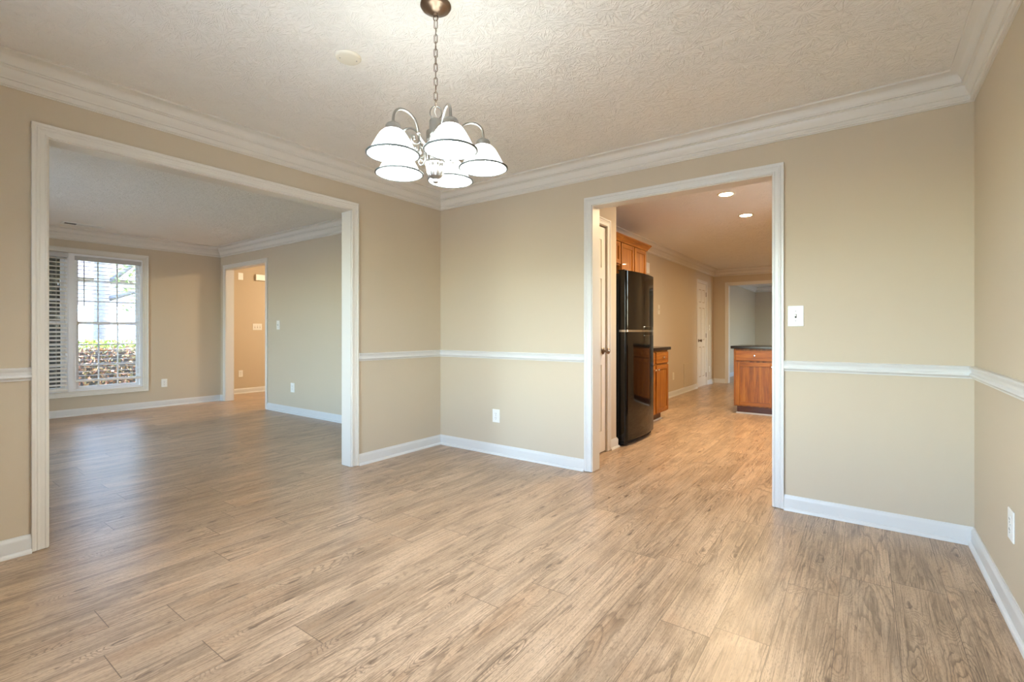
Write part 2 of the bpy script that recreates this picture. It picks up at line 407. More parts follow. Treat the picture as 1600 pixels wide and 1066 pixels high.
# ---- profiles
def crown_profile():
    p = [(.104, 0), (.104, -.008), (.098, -.012), (.090, -.0125)]
    for k in range(1, 8):                      # cove
        a = k/8; b = (1-a)
        p.append((b*b*.088+2*a*b*.064+a*a*.056, -(b*b*.014+2*a*b*.020+a*a*.052)))
    p += [(.056, -.052), (.0575, -.056), (.0555, -.061), (.049, -.062), (.0505, -.067), (.047, -.071), (.042, -.073)]
    for k in range(1, 6):                      # flat that swells slightly
        a = k/6; p.append((.041-a*.018+.003*math.sin(PI*a), -(.076+a*.036)))
    p += [(.022, -.113), (.0215, -.117), (.016, -.119), (.016, -.136), (.019, -.140), (.0165, -.146), (.009, -.148), (.008, -.152), (0, -.152), (0, 0)]
    return [(o, CH+z) for o, z in p]
CROWN = crown_profile()
BASE = [(0, 0), (.027, 0), (.026, .010), (.021, .017), (.0145, .020), (.0145, .070), (.013, .078), (.007, .086), (.006, .092), (0, .092)]
RAIL = [(0, .857), (.010, .857), (.011, .864), (.018, .868), (.023, .875), (.021, .883), (.0145, .887), (.0145, .898), (.017, .903), (.023, .909), (.024, .917), (.018, .922), (0, .922)]
tn = [0]
def trim(path, prof, label, closed=False, mat='trim_white'):
    tn[0] += 1
    return struct(MB().sweep(prof, path, closed).build('trim_%d' % tn[0], mat, smooth=True), label, 'trim')
# paths run with the room on their left
trim([(0, 0), (0, -4.0), (3.82, -4.0), (3.82, 0)], CROWN, 'white crown moulding round the dining room ceiling', True)
trim([(-.12, LRY), (LWX, LRY), (LWX, Y0+.12), (-.12, Y0+.12)], CROWN, 'white crown moulding round the living room ceiling', True)
trim([(3.82, .12), (3.82, 7.6), (.73, 7.6), (.73, .89), (1.45, .89), (1.45, .12)], CROWN, 'cream crown moulding round the kitchen ceiling', True)
trim([(5.0, 7.72), (5.0, 12.70), (.70, 12.70), (.70, 7.72)], CROWN, 'crown moulding in the family room beyond the kitchen', True)
lo0, lo1 = LO[0]-.005-CW, LO[1]+.005+CW; ko0, ko1 = KO[0]-.005-CW, KO[1]+.005+CW
RW = 'base_white'
trim([(ko0, 0), (0, 0), (0, lo1)], RAIL, 'white chair rail between the two openings', mat=RW)
trim([(0, lo0), (0, -4.0), (3.82, -4.0), (3.82, 0), (ko1, 0)], RAIL, 'white chair rail left of the living room opening and round to the kitchen opening', mat=RW)
bn = {}
def baseboard(side, path, label=None):
    return struct(MB().sweep(BASE, path).build('baseboard_'+side, 'base_white', smooth=True), label, 'baseboard')
baseboard('corner', [(ko0, 0), (0, 0), (0, lo1)], 'white baseboard in the corner between the two openings')
baseboard('right', [(0, lo0), (0, -4.0), (3.82, -4.0), (3.82, 0), (ko1, 0)], 'white baseboard along the right walls')
fo0, fo1 = FO[0]-.005-CW, FO[1]+.005+CW
baseboard('living_right', [(-.12, LRY), (fo1, LRY)], 'white baseboard below the living room switch')
baseboard('living', [(fo0, LRY), (LWX, LRY), (LWX, Y0+.12), (-.12, Y0+.12), (-.12, lo0)], 'white baseboard below the living room window')
baseboard('foyer', [(FX, 1.37), (FX, LRY+.115), (fo0, LRY+.115)], 'white baseboard on the foyer wall')
baseboard('foyer_right', [(fo1, LRY+.115), (-2.0, LRY+.115), (-2.0, 3.0), (FX, 3.0), (FX, 2.33)])
baseboard('pantry', [(1.20, .89), (1.45, .89), (1.45, PD[1]+.067)], 'short cream baseboard beside the pantry door')
baseboard('kitchen_left', [(.73, KD[0]-.067), (.73, 2.76)], 'white baseboard on the long kitchen wall')
baseboard('kitchen_far', [(FAM[0]-.067, 7.6), (.73, 7.6), (.73, KD[1]+.067)], 'white baseboard in the far kitchen corner')
baseboard('kitchen_right', [(3.82, 4.3), (3.82, 7.6), (FAM[1]+.067, 7.6)])
baseboard('family', [(FAM[1]+.067, 7.72), (5.0, 7.72), (5.0, 12.70), (.70, 12.70), (.70, 7.72), (FAM[0]-.067, 7.72)], 'white baseboard in the family room')

CAS = [(0, 0), (0, .010), (.004, .0125), (.010, .0125), (.012, .010), (.030, .0115), (.034, .014), (.040, .0145), (.043, .0125), (.050, .0175), (.060, .0185), (.062, .017), (.062, 0)]
def casing(axis, c, sgn, u0, u1, zt, label, z0=.004, four=None, mat='trim_white'):
    """mitred casing on the wall face at c (x=c or y=c), standing proud by sgn."""
    m = MB(); k = len(CAS); vs = []
    for w, t in CAS:
        w += .005
        if four is None: pts = [(u0-w, z0), (u0-w, zt+w), (u1+w, zt+w), (u1+w, z0)]
        else: pts = [(u0-w, four-w), (u0-w, zt+w), (u1+w, zt+w), (u1+w, four-w)]
        for u, z in pts: vs.append((c+sgn*t, u, z) if axis == 'x' else (u, c+sgn*t, z))
    segs = [(0, 1), (1, 2), (2, 3)] + ([(3, 0)] if four is not None else [])
    fs = [(i*4+a, i*4+b, (i+1)*4+b, (i+1)*4+a) for i in range(k-1) for a, b in segs]
    if four is None: fs += [tuple(i*4 for i in range(k)), tuple(i*4+3 for i in range(k))]
    m.add(vs, fs); tn[0] += 1
    return struct(m.build('trim_%d' % tn[0], mat), label, 'trim')
def jambs(axis, c0, c1, u0, u1, zt, label, mat='trim_white'):
    m = MB(); tn[0] += 1
    for a, b, z0, z1 in ((u0-J, u0, .003, zt+J), (u1, u1+J, .003, zt+J), (u0, u1, zt, zt+J)):
        if axis == 'x': m.box(c0, c1, a, b, z0, z1)
        else: m.box(a, b, c0, c1, z0, z1)
    return struct(m.build('trim_%d' % tn[0], mat), label, 'trim')
casing('x', 0, 1, LO[0], LO[1], OT, 'white casing round the living room opening'); casing('x', -.12, -1, LO[0], LO[1], OT, None)
jambs('x', -.12, 0, LO[0], LO[1], OT, 'white jamb lining the living room opening')
casing('y', 0, -1, KO[0], KO[1], OT, 'white casing round the kitchen opening', mat='base_white'); casing('y', .12, 1, KO[0], KO[1], OT, None)
jambs('y', 0, .12, KO[0], KO[1], OT, 'white jamb lining the kitchen opening')
casing('y', LRY, -1, FO[0], FO[1], OT, 'white casing round the foyer doorway'); casing('y', LRY+.115, 1, FO[0], FO[1], OT, None)
jambs('y', LRY, LRY+.115, FO[0], FO[1], OT, 'white jamb lining the foyer doorway')
casing('y', 7.6, -1, FAM[0], FAM[1], OT, 'cream casing round the opening at the far end of the kitchen'); casing('y', 7.72, 1, FAM[0], FAM[1], OT, None)
jambs('y', 7.6, 7.72, FAM[0], FAM[1], OT, None)

# ------------------------------------------------------------------ windows
def sash_window(name, x, y0, y1, z0, z1, zm, nx, cols, rows, label, axis='x', depth=.10, inner=1):
    """double-hung window in a wall; room is on the +x side for inner=1. Built in (u, depth, z) and mapped."""
    def B(m, u0, u1, d0, d1, a, b):
        if axis == 'x': m.box(x-inner*d0, x-inner*d1, u0, u1, a, b)
        else: m.box(u0, u1, x-inner*d0, x-inner*d1, a, b)
    fr = MB(); F = .028
    for a, b, c, d in ((y0, y0+F, z0, z1), (y1-F, y1, z0, z1), (y0+F, y1-F, z0, z0+F), (y0+F, y1-F, z1-F, z1)): B(fr, a, b, .005, .118, c, d)
    root = struct(fr.build(name, 'vinyl_white'), label, 'window')
    for nm, za, zb, d0 in (('lower_sash', z0+F, zm+.018, .055), ('upper_sash', zm-.018, z1-F, .082)):
        s = MB(); a0, a1 = y0+F, y1-F; S = .034
        for a, b, c, d in ((a0, a0+S, za, zb), (a1-S, a1, za, zb), (a0+S, a1-S, za, za+S), (a0+S, a1-S, zb-S, zb)): B(s, a, b, d0, d0+.025, c, d)
        so = s.build(nm, 'vinyl_white', root)
        g = MB()
        for k in range(1, cols): u = a0+S+(a1-a0-2*S)*k/cols; B(g, u-.008, u+.008, d0+.008, d0+.018, za+S, zb-S)
        for k in range(1, rows): z = za+S+(zb-za-2*S)*k/rows; B(g, a0+S, a1-S, d0+.0085, d0+.0175, z-.008, z+.008)
        g.build('muntins', 'vinyl_white', so)
        p = MB(); B(p, a0+S-.004, a1-S+.004, d0+.0115, d0+.0145, za+S-.004, zb-S+.004); p.build('pane', 'window_glass', so)
    return root
MUL = (-1.752, -1.702)
sash_window('window_1', LWX, MUL[1], WY[1], WZ[0], WZ[1], 1.217, 0, 3, 3, 'white double-hung window with raised-open blind, right of the pair')
sash_window('window_2', LWX, WY[0], MUL[0], WZ[0], WZ[1], 1.217, 0, 3, 3, 'white double-hung window behind the closed blind, left of the pair')
tn[0] += 1
struct(MB().box(LWX-.11, LWX+.004, MUL[0]-.001, MUL[1]+.001, WZ[0], WZ[1]).build('trim_%d' % tn[0], 'vinyl_white'), 'white mullion between the two living room windows', 'trim')
casing('x', LWX, 1, WY[0], WY[1], WZ[1], 'white casing round the living room window', four=WZ[0])
for nm, ax, c, u0, u1, z0, z1, inn in (('window_added_3', 'y', -4.0, .90, 2.90, .60, 2.14, 1), ('window_4', 'x', 3.82, 1.25, 2.25, 1.12, 2.08, -1), ('window_added_6', 'y', Y0+.12, -3.4, -1.8, .30, 2.14, 1), ('window_5', 'x', 5.0, 9.4, 11.0, .55, 2.05, -1)):  # dining and living front windows are added out of view as daylight fill
    sash_window(nm, c, u0, u1, z0, z1, (z0+z1)/2, 0, 3, 2, None, ax, inner=inn)
    casing(ax, c, inn, u0, u1, z1, None, four=z0)

def blind(name, y0, y1, ztop, zbot, n, tilt, label, x):
    root = empty(name, (x, (y0+y1)/2, zbot)); tag(root, label, 'window blind', 'blinds on the living room window')
    hw = (y1-y0)/2
    MB().box(-.03, .03, -hw, hw, ztop-zbot-.055, ztop-zbot).build('valance', 'valance_grey', root, bevel=.004)
    sl = MB(); W_ = .024; T = .0014; ca, sa = math.cos(tilt), math.sin(tilt)
    for k in range(n):
        z = .030+(ztop-zbot-.10)*k/(n-1)
        pts = []
        for a in (-1, -.5, 0, .5, 1):
            cup = .0022*(1-a*a); pts.append((a*W_*ca-cup*sa, a*W_*sa+cup*ca))
        for (p, q), (r, s_) in zip(pts, pts[1:]):
            sl.add([(p, -hw+.006, z+q), (r, -hw+.006, z+s_), (r, hw-.006, z+s_), (p, hw-.006, z+q),
                    (p, -hw+.006, z+q-T), (r, -hw+.006, z+s_-T), (r, hw-.006, z+s_-T), (p, hw-.006, z+q-T)],
                   [(0,1,2,3), (7,6,5,4), (0,4,5,1), (1,5,6,2), (2,6,7,3), (3,7,4,0)])
    sl.build('slats', 'blind_white', root)
    MB().box(-.025, .025, -hw+.004, hw-.004, 0, .022).build('bottom_rail', 'blind_white', root, bevel=.003)
    for u in (-.7, .7):
        c = MB(); y = hw*u
        c.tube([(.027, y, .01), (.027, y, ztop-zbot-.05)], .0012, 5); c.tube([(-.027, y, .01), (-.027, y, ztop-zbot-.05)], .0012, 5)
        c.build('ladder_cord', 'cord', root)
    return root
b1 = blind('window_blind', -1.690, -.972, 2.093, .437, 31, math.radians(1.5), 'white slatted blind hanging open in the right window', LWX-.022)
wd = MB().tube([(.036, -.27, 1.60), (.040, -.27, .98)], .005, 6); wd.build('tilt_wand', 'rim_grey', b1)
b2 = blind('window_blind', -2.49, -1.764, 2.113, .332, 33, math.radians(-24), 'white slatted blind fully lowered in the left window, dark gaps between its slats', LWX+.012)

# ------------------------------------------------------------------ doors
def panel_door(name, label, wall_x, y0, y1, h, knob_y, hinge_y, th=.036, recess=.0):
    """six-panel door in an x = const wall, face towards +x"""
    w = y1-y0; xf = wall_x-recess
    d = MB().box(xf-th, xf-.008, y0+.003, y1-.003, .012, h-.003)
    st = w*.17; rails = [(.012, .20), (.80, .93), (1.58, 1.68), (h-.115, h-.003)]
    for a, b in ((y0+.003, y0+st), (y1-st, y1-.003), ((y0+y1)/2-st*.42, (y0+y1)/2+st*.42)): d.box(xf-.008, xf, a, b, .012, h-.003)
    for a, b in rails: d.box(xf-.008, xf-.0004, y0+st, (y0+y1)/2-st*.42, a, b); d.box(xf-.008, xf-.0004, (y0+y1)/2+st*.42, y1-st, a, b)
    root = struct(d.build(name, 'door_white'), label, 'door')
    for (a, b) in ((y0+st, (y0+y1)/2-st*.42), ((y0+y1)/2+st*.42, y1-st)):
        for (c, e) in ((.20, .80), (.93, 1.58), (1.68, h-.115)):
            MB().box(xf-.008, xf-.002, a+.014, b-.014, c+.018, e-.018).build('raised_panel', 'door_white', root, bevel=.005)
    k = MB().lathe([(.0001, -.002), (.031, -.002), (.031, .004), (.024, .009), (.011, .012), (.011, .030), (.020, .038), (.027, .050), (.027, .058), (.018, .066), (.0001, .068)], (xf, knob_y, .925), 20, 'x')
    k.build('door_knob', 'antique_nickel', root, smooth=True)
    for z in (.22, 1.02, h-.20):
        MB().box(xf-.004, xf+.008, hinge_y-.010, hinge_y+.010, z-.045, z+.045).build('hinge', 'brass_dark', root)
    return root
panel_door('door_1', 'white panelled pantry door just inside the kitchen opening', 1.442, PD[0], PD[1], 2.05, PD[1]-.055, PD[0]+.002)
casing('x', 1.45, 1, PD[0], PD[1], 2.06, 'cream casing round the pantry door')
panel_door('door_2', 'narrow white six-panel door on the long kitchen wall', .734, KD[0], KD[1], 2.06, KD[0]+.07, KD[1]-.002)
casing('x', .73, 1, KD[0], KD[1], 2.06, 'cream casing round the narrow white kitchen door')
# front door with a glass light, hidden behind the foyer doorway's right side
fd = MB()
for a, b, c, d in ((1.45, 1.57, .01, 2.09), (2.13, 2.25, .01, 2.09), (1.57, 2.13, .01, .35), (1.57, 2.13, 1.95, 2.09)): fd.box(FX-.08, FX-.03, a, b, c, d)
fdo = struct(fd.build('door_3', 'door_white'), 'front door with a tall glass light', 'door')
MB().box(FX-.058, FX-.054, 1.57, 2.13, .35, 1.95).build('pane', 'window_glass', fdo)
casing('x', FX, 1, 1.45, 2.25, 2.10, None)

# ------------------------------------------------------------------ wall plates
def plate(name, label, cat, loc, rz, w, h, kind, gang=1, group=None, mat='plastic_white'):
    """faces local -y"""
    r = empty(name, loc, rz); tag(r, label, cat, group)
    MB().box(-w/2, w/2, -.006, 0, -h/2, h/2).build('cover_plate', mat, r, bevel=.003)
    if kind == 'switch':
        for g in range(gang):
            cx = (g-(gang-1)/2)*.046
            MB().box(cx-.005, cx+.005, -.0065, -.005, -.012, .012).build('toggle_slot', 'slot_dark', r)
            MB().box(cx-.0038, cx+.0038, -.018, -.005, -.001, .010).build('toggle', mat, r, bevel=.001)
            for z in (-.030, .030): MB().lathe([(.0001, .0072), (.003, .0068), (.0034, .0055)], (cx, 0, z), 10, 'y').build('screw', 'nickel', r)
    elif kind == 'outlet':
        for z in (-.020, .020):
            so = MB().lathe([(.0001, .0078), (.0150, .0078), (.0165, .0070), (.0165, .005)], (0, 0, z), 20, 'y').build('socket', mat, r)
            s = MB(); s.box(-.0075, -.0055, -.0083, -.007, z-.001, z+.008); s.box(.0055, .0075, -.0083, -.007, z-.001, z+.007); s.box(-.002, .002, -.0083, -.007, z-.011, z-.007)
            s.build('slot', 'slot_dark', so)
        MB().lathe([(.0001, .0072), (.003, .0068), (.0034, .0055)], (0, 0, 0), 10, 'y').build('screw', 'nickel', r)
    return r
R90 = PI/2      # local -y -> +x
plate('light_switch', 'white single toggle switch plate right of the kitchen opening', 'light switch', (3.022, 0, 1.196), 0, .085, .127, 'switch', 1)
plate('wall_outlet', 'white outlet low on the beige wall left of the kitchen opening', 'outlet', (.694, 0, .345), 0, .080, .117, 'outlet', 1, 'duplex wall outlets')
plate('wall_outlet', 'white outlet low on the wall at the right edge of the photo', 'outlet', (3.82, -.787, .357), -R90, .085, .120, 'outlet', 1, 'duplex wall outlets')
plate('wall_outlet', 'white outlet low on the wall right of the living room window', 'outlet', (LWX, -.692, .345), R90, .075, .118, 'outlet', 1, 'duplex wall outlets')
plate('wall_outlet', 'white outlet low on the grey living room wall below the switch', 'outlet', (-2.83, LRY, .350), 0, .090, .125, 'outlet', 1, 'duplex wall outlets')
plate('light_switch', 'small white switch plate on the grey living room wall beside the foyer doorway', 'light switch', (-3.20, LRY, 1.193), 0, .080, .125, 'switch', 1)
plate('light_switch', 'white triple switch plate on the warm-lit foyer wall', 'light switch', (FX, .965, 1.188), R90, .165, .118, 'switch', 3)
plate('wall_outlet', 'white outlet low on the warm-lit foyer wall', 'outlet', (FX, .673, .354), R90, .075, .118, 'outlet', 1, 'duplex wall outlets')
plate('alarm_sensor', 'small white blank plate high on the foyer wall', 'wall plate', (FX, .673, 2.085), R90, .085, .125, 'blank')
plate('wall_outlet', 'cream outlet low on the long kitchen wall beyond the base cabinet', 'outlet', (.73, 4.85, .343), R90, .085, .125, 'outlet', 1, 'duplex wall outlets', 'plastic_cream')
plate('wall_outlet', 'cream outlet low on the kitchen wall past the narrow white door', 'outlet', (.73, 7.22, .316), R90, .075, .118, 'outlet', 1, 'duplex wall outlets', 'plastic_cream')
plate('light_switch', 'cream switch plate on the kitchen wall past the narrow white door', 'light switch', (.73, 7.22, 1.187), R90, .075, .118, 'switch', 1, None, 'plastic_cream')
plate('light_switch', 'cream switch plate on the kitchen wall just right of the black refrigerator', 'light switch', (.73, 4.13, 1.45), R90, .085, .150, 'switch', 1, None, 'plastic_cream')
plate('alarm_keypad', 'white box high on the kitchen wall beside the upper cabinet', 'wall box', (.73, 3.66, 2.06), R90, .12, .16, 'blank')
ap = empty('access_panel', (.73, 5.80, .30), R90); tag(ap, 'beige painted access panel low on the kitchen wall before the white door', 'access panel')
MB().box(-.36, .36, -.008, 0, -.20, .22).build('panel', 'wall_paint', ap, bevel=.002)
chm = empty('door_chime', (FX, 1.05, 2.09), R90); tag(chm, 'white door chime box high on the foyer wall', 'door chime')
MB().box(-.13, .13, -.05, 0, -.055, .055).build('cover', 'plastic_white', chm, bevel=.006)
# round cover and register on the ceilings
cv = empty('ceiling_cover', (1.328, -1.985, CH)); tag(cv, 'round cream blank cover on the ceiling left of the chandelier', 'ceiling cover')
MB().lathe([(.0001, -.012), (.050, -.012), (.057, -.010), (.061, -.005), (.062, 0)], (0, 0, 0), 40).build('cover', 'plastic_cream', cv, smooth=True)
for s in (-1, 1): MB().lathe([(.0001, -.0135), (.003, -.0132), (.0035, -.012)], (.020*s, .033*s, 0), 10).build('screw', 'nickel', cv)
vt = empty('ceiling_register', (-4.55, -1.70, CH)); tag(vt, 'white supply register on the living room ceiling near the window', 'vent')
v = MB()
for a, b, c, d in ((-.075, .075, -.20, -.175), (-.075, .075, .175, .20), (-.075, -.05, -.175, .175), (.05, .075, -.175, .175)): v.box(a, b, c, d, -.008, 0)
v.build('frame', 'plastic_white', vt, bevel=.002)
MB().box(-.05, .05, -.175, -.06, -.004, -.0005).build('duct', 'slot_dark', vt)
lv = MB()
for k in range(9):
    y = -.05+k*.026; lv.add([(-.05, y, -.001), (.05, y, -.001), (.05, y+.026, -.010), (-.05, y+.026, -.010)], [(0, 1, 2, 3), (3, 2, 1, 0)])
lv.box(-.05, .05, -.06, .175, -.003, -.001)
lv.build('louvers', 'plastic_white', vt)

# ------------------------------------------------------------------ chandelier
CC = Vector((1.94, -2.0)); ch = empty('chandelier', (CC.x, CC.y, CH))
tag(ch, 'five-arm brushed nickel chandelier with lit white glass bell shades', 'chandelier')
Z = lambda z: z-CH
MB().lathe([(.0001, 0), (.062, 0), (.063, -.006), (.058, -.014), (.050, -.018), (.042, -.020), (.034, -.028), (.018, -.034), (.010, -.036), (.009, -.044), (.0001, -.045)], (0, 0, 0), 40).build('canopy', 'antique_nickel', ch, smooth=True)
def ring_pts(c, rx, rz, n, ang):
    return [(c[0]+rx*math.cos(2*PI*k/n)*math.cos(ang), c[1]+rx*math.cos(2*PI*k/n)*math.sin(ang), c[2]+rz*math.sin(2*PI*k/n)) for k in range(n)]
MB().tube(ring_pts((0, 0, -.053), .010, .011, 16, .4), .0022, 6, True).build('canopy_loop', 'antique_nickel', ch, smooth=2)
NL = 12; z_top, z_bot = -.064, Z(2.022); pit = (z_top-z_bot)/NL
for k in range(NL):
    z = z_top-pit*(k+.5); a = .6+(k % 2)*PI/2+.15*math.sin(k*2.1)
    hl = pit/2+.0030; w = .0068; pts = []
    for j in range(20):
        q = 2*PI*j/20; x = w*math.cos(q); zz = math.sin(q)*w+(hl-w)*(1 if math.sin(q) >= 0 else -1)
        pts.append((x*math.cos(a), x*math.sin(a), z+zz))
    MB().tube(pts, .0016, 6, True).build('chain_link', 'antique_nickel', ch, smooth=2)
cordp = [(.004*math.sin(k*1.3), .004*math.cos(k*1.3), -.045+(Z(1.972)+.045)*k/40) for k in range(41)]
MB().tube(cordp, .0017, 5).build('wire', 'cord', ch, smooth=2)
MB().tube(ring_pts((0, 0, Z(1.998)), .024, .028, 28, .63), .0028, 8, True).build('hanging_loop', 'nickel', ch, smooth=2)
col = [(.0001, 1.974), (.012, 1.973), (.022, 1.970), (.026, 1.964), (.027, 1.930), (.028, 1.924), (.037, 1.921), (.039, 1.914), (.038, 1.890), (.034, 1.882), (.030, 1.874), (.031, 1.850), (.034, 1.835), (.036, 1.812), (.036, 1.795)]
MB().lathe([(r, Z(z)) for r, z in col], (0, 0, 0), 32).build('column', 'nickel', ch, smooth=True)
urn = [(.036, 1.800), (.040, 1.794), (.041, 1.786), (.038, 1.780), (.037, 1.772), (.034, 1.755), (.029, 1.742), (.026, 1.736)]
MB().lathe([(r, Z(z)) for r, z in urn], (0, 0, 0), 60, flute=(10, .07)).build('fluted_urn', 'nickel', ch, smooth=2)
MB().lathe([(.026, Z(1.737)), (.023, Z(1.733)), (.014, Z(1.730)), (.011, Z(1.725)), (.013, Z(1.720)), (.012, Z(1.714)), (.006, Z(1.709)), (.0001, Z(1.708))], (0, 0, 0), 24).build('finial', 'nickel', ch, smooth=True)
def smooth_path(p, n=6):
    out = []; P = [Vector(q) for q in p]
    for i in range(len(P)-1):
        a = P[max(i-1, 0)]; b = P[i]; c = P[i+1]; d = P[min(i+2, len(P)-1)]
        for k in range(n):
            t = k/n; out.append(.5*((2*b)+(c-a)*t+(2*a-5*b+4*c-d)*t*t+(3*b-a-3*c+d)*t**3))
    out.append(P[-1]); return out
ARM = [(.034, 1.846), (.052, 1.857), (.070, 1.873), (.082, 1.892), (.088, 1.915), (.101, 1.943), (.130, 1.962), (.163, 1.963), (.187, 1.945), (.1945, 1.918), (.195, 1.896)]
SC1 = [(.082, 1.890), (.079, 1.868), (.087, 1.850), (.102, 1.846), (.113, 1.856), (.112, 1.871), (.103, 1.876), (.098, 1.868), (.102, 1.863)]
SC2 = [(.050, 1.856), (.053, 1.835), (.056, 1.812), (.067, 1.798), (.080, 1.800), (.086, 1.812), (.078, 1.822), (.070, 1.817), (.073, 1.810)]
for k in range(5):
    a = math.radians(-28.5+72*k); dx, dy = math.cos(a), math.sin(a)
    def rad(pts): return smooth_path([(r*dx, r*dy, Z(z)) for r, z in pts])
    arm = MB().tube(rad(ARM), .0052, 10).build('arm', 'nickel', ch, smooth=2)
    sc = MB(); sc.tube(rad(SC1), .0038, 8); sc.tube(rad(SC2), .0038, 8); sc.build('scroll', 'nickel', arm, smooth=2)
    MB().sphere((.082*dx, .082*dy, Z(1.892)), .009, 14, 8, (1, 1, .7)).build('collar', 'nickel', arm, smooth=2)
    c = (.195*dx, .195*dy, 0)
    MB().lathe([(r, Z(z)) for r, z in [(.0001, 1.904), (.010, 1.904), (.014, 1.900), (.024, 1.895), (.029, 1.887), (.031, 1.868), (.029, 1.862), (.0001, 1.862)]], c, 28).build('socket', 'nickel', arm, smooth=True)
    SP = [(.026, 1.874), (.036, 1.869), (.048, 1.858), (.060, 1.840), (.072, 1.818), (.083, 1.796), (.091, 1.783), (.0955, 1.777)]
    SH = SP + [(.0935, 1.7775), (.089, 1.785), (.080, 1.798), (.069, 1.820), (.057, 1.841), (.046, 1.856), (.034, 1.866), (.026, 1.870), (.026, 1.874)]
    sh = MB().lathe([(r, Z(z)) for r, z in SH], c, 48).build('lamp_shade', 'shade_glass', ch, smooth=True)
    MB().tube([(c[0]+.0985*math.cos(2*PI*q/48), c[1]+.0985*math.sin(2*PI*q/48), Z(1.7795)) for q in range(48)], .0045, 6, True).build('shade_rim', 'rim_grey', sh, smooth=2)
    bl = MB().sphere((c[0], c[1], Z(1.806)), .030, 20, 12); bl.lathe([(.026, Z(1.820)), (.016, Z(1.845)), (.013, Z(1.862))], c, 16)
    b = bl.build('bulb', 'bulb_glow', ch, smooth=2)

# ------------------------------------------------------------------ recessed lights and foyer lamp
def can_light(label, x, y, group='recessed kitchen ceiling lights'):
    r = empty('recessed_light', (x, y, CH)); tag(r, label, 'ceiling light', group)
    MB().lathe([(.062, -.002), (.060, -.007), (.075, -.008), (.082, -.004), (.084, 0)], (0, 0, 0), 36).build('trim_ring', 'plastic_cream', r, smooth=True)
    MB().lathe([(.0001, -.005), (.030, -.005), (.0615, -.003)], (0, 0, 0), 28).build('lens', 'can_glow', r, smooth=True)
can_light('lit recessed ceiling light nearest the kitchen opening', 2.277, 1.598)
can_light('lit recessed ceiling light farther into the kitchen', 2.266, 2.638)
can_light('added, unseen recessed ceiling light over the right kitchen counter, above the mirrored cabinets', 3.10, 2.1)  # extra lamp added out of view to brighten the kitchen
can_light('added, unseen recessed ceiling light beyond the peninsula', 2.6, 5.6)  # another added lamp, hidden from the camera, lighting the deeper kitchen
fl = empty('added_flush_light', (-3.9, 1.7, CH)); tag(fl, 'warm flush ceiling lamp added out of view inside the foyer', 'ceiling light')  # lamp added out of view to supply the foyer's warm light
MB().lathe([(.15, 0), (.155, -.02), (.145, -.028), (.0001, -.03)], (0, 0, 0), 32).build('lamp_base', 'nickel', fl, smooth=True)
MB().lathe([(.142, -.028), (.135, -.06), (.10, -.09), (.05, -.105), (.0001, -.108)], (0, 0, 0), 32).build('lamp_glass', 'foyer_glow', fl, smooth=True)

# ------------------------------------------------------------------ refrigerator
fr = empty('refrigerator', (1.45, 1.32, 0)); tag(fr, 'glossy black top-freezer refrigerator beside the pantry wall', 'refrigerator')
MB().box(-.70, -.006, -.360, .360, .03, 1.665).build('body', 'fridge_side', fr, bevel=.006)
def door_plan(y0, y1):
    pts = [(0, y0), (.055, y0)]; n = 24; R_ = .030
    yc = (y0+y1)/2; hw = (y1-y0)/2
    xf = lambda y: .078+.034*(1-((y-yc)/hw)**2)
    for k in range(1, 6): a = PI/2*k/6; pts.append((xf(y0+R_)-R_*(1-math.sin(a)), y0+R_*(1-math.cos(a))))
    for k in range(n+1): y = y0+R_+(y1-y0-2*R_)*k/n; pts.append((xf(y), y))
    for k in range(5, 0, -1): a = PI/2*k/6; pts.append((xf(y1-R_)-R_*(1-math.sin(a)), y1-R_*(1-math.cos(a))))
    return pts+[(.055, y1), (0, y1)]
DP = door_plan(-.368, .368)
fz = MB().prism(DP, 1.118, 1.688).build('freezer_door', 'fridge_black', fr, smooth=True)
fg = MB().prism(DP, .055, 1.098).build('fridge_door', 'fridge_black', fr, smooth=True)
MB().prism([(x*.985, y*.99) for x, y in DP], 1.098, 1.118).build('gap_strip', 'chrome', fr)
for nm, par, z0, z1 in (('handle', fz, 1.119, 1.150), ('handle', fg, 1.064, 1.096)):
    hp = []
    for k in range(17):
        y = -.02+.33*k/16; e = math.sin(PI*k/16)**.5
        hp.append((.078+.034*(1-(y/.368)**2)-.004+.026*e, y))
    pts = hp+[(.078+.034*(1-(y/.368)**2)-.008, y) for _, y in reversed(hp)]
    MB().prism(pts, z0, z1).build(nm, 'fridge_black', par, smooth=True, bevel=.003)
    MB().prism([(x+.001, y) for x, y in pts], z0-.0015 if z0 < 1.1 else z1, z0 if z0 < 1.1 else z1+.0015).build('handle_trim', 'chrome', par)
MB().box(-.05, .05, -.36, .36, .012, .052).build('toe_grille', 'rubber', fr)
for y in (-.31, .31):
    MB().lathe([(.0001, 0), (.018, 0), (.018, .012), (.010, .014), (.010, .03)], (-.02, y, 0), 14).build('foot', 'rubber', fr, smooth=True)
    MB().lathe([(.0001, 0), (.018, 0), (.018, .012), (.010, .014), (.010, .03)], (-.66, y, 0), 14).build('foot', 'rubber', fr, smooth=True)
MB().box(-.02, .05, -.35, -.25, 1.688, 1.700).build('hinge_cover', 'rubber', fr, bevel=.003)

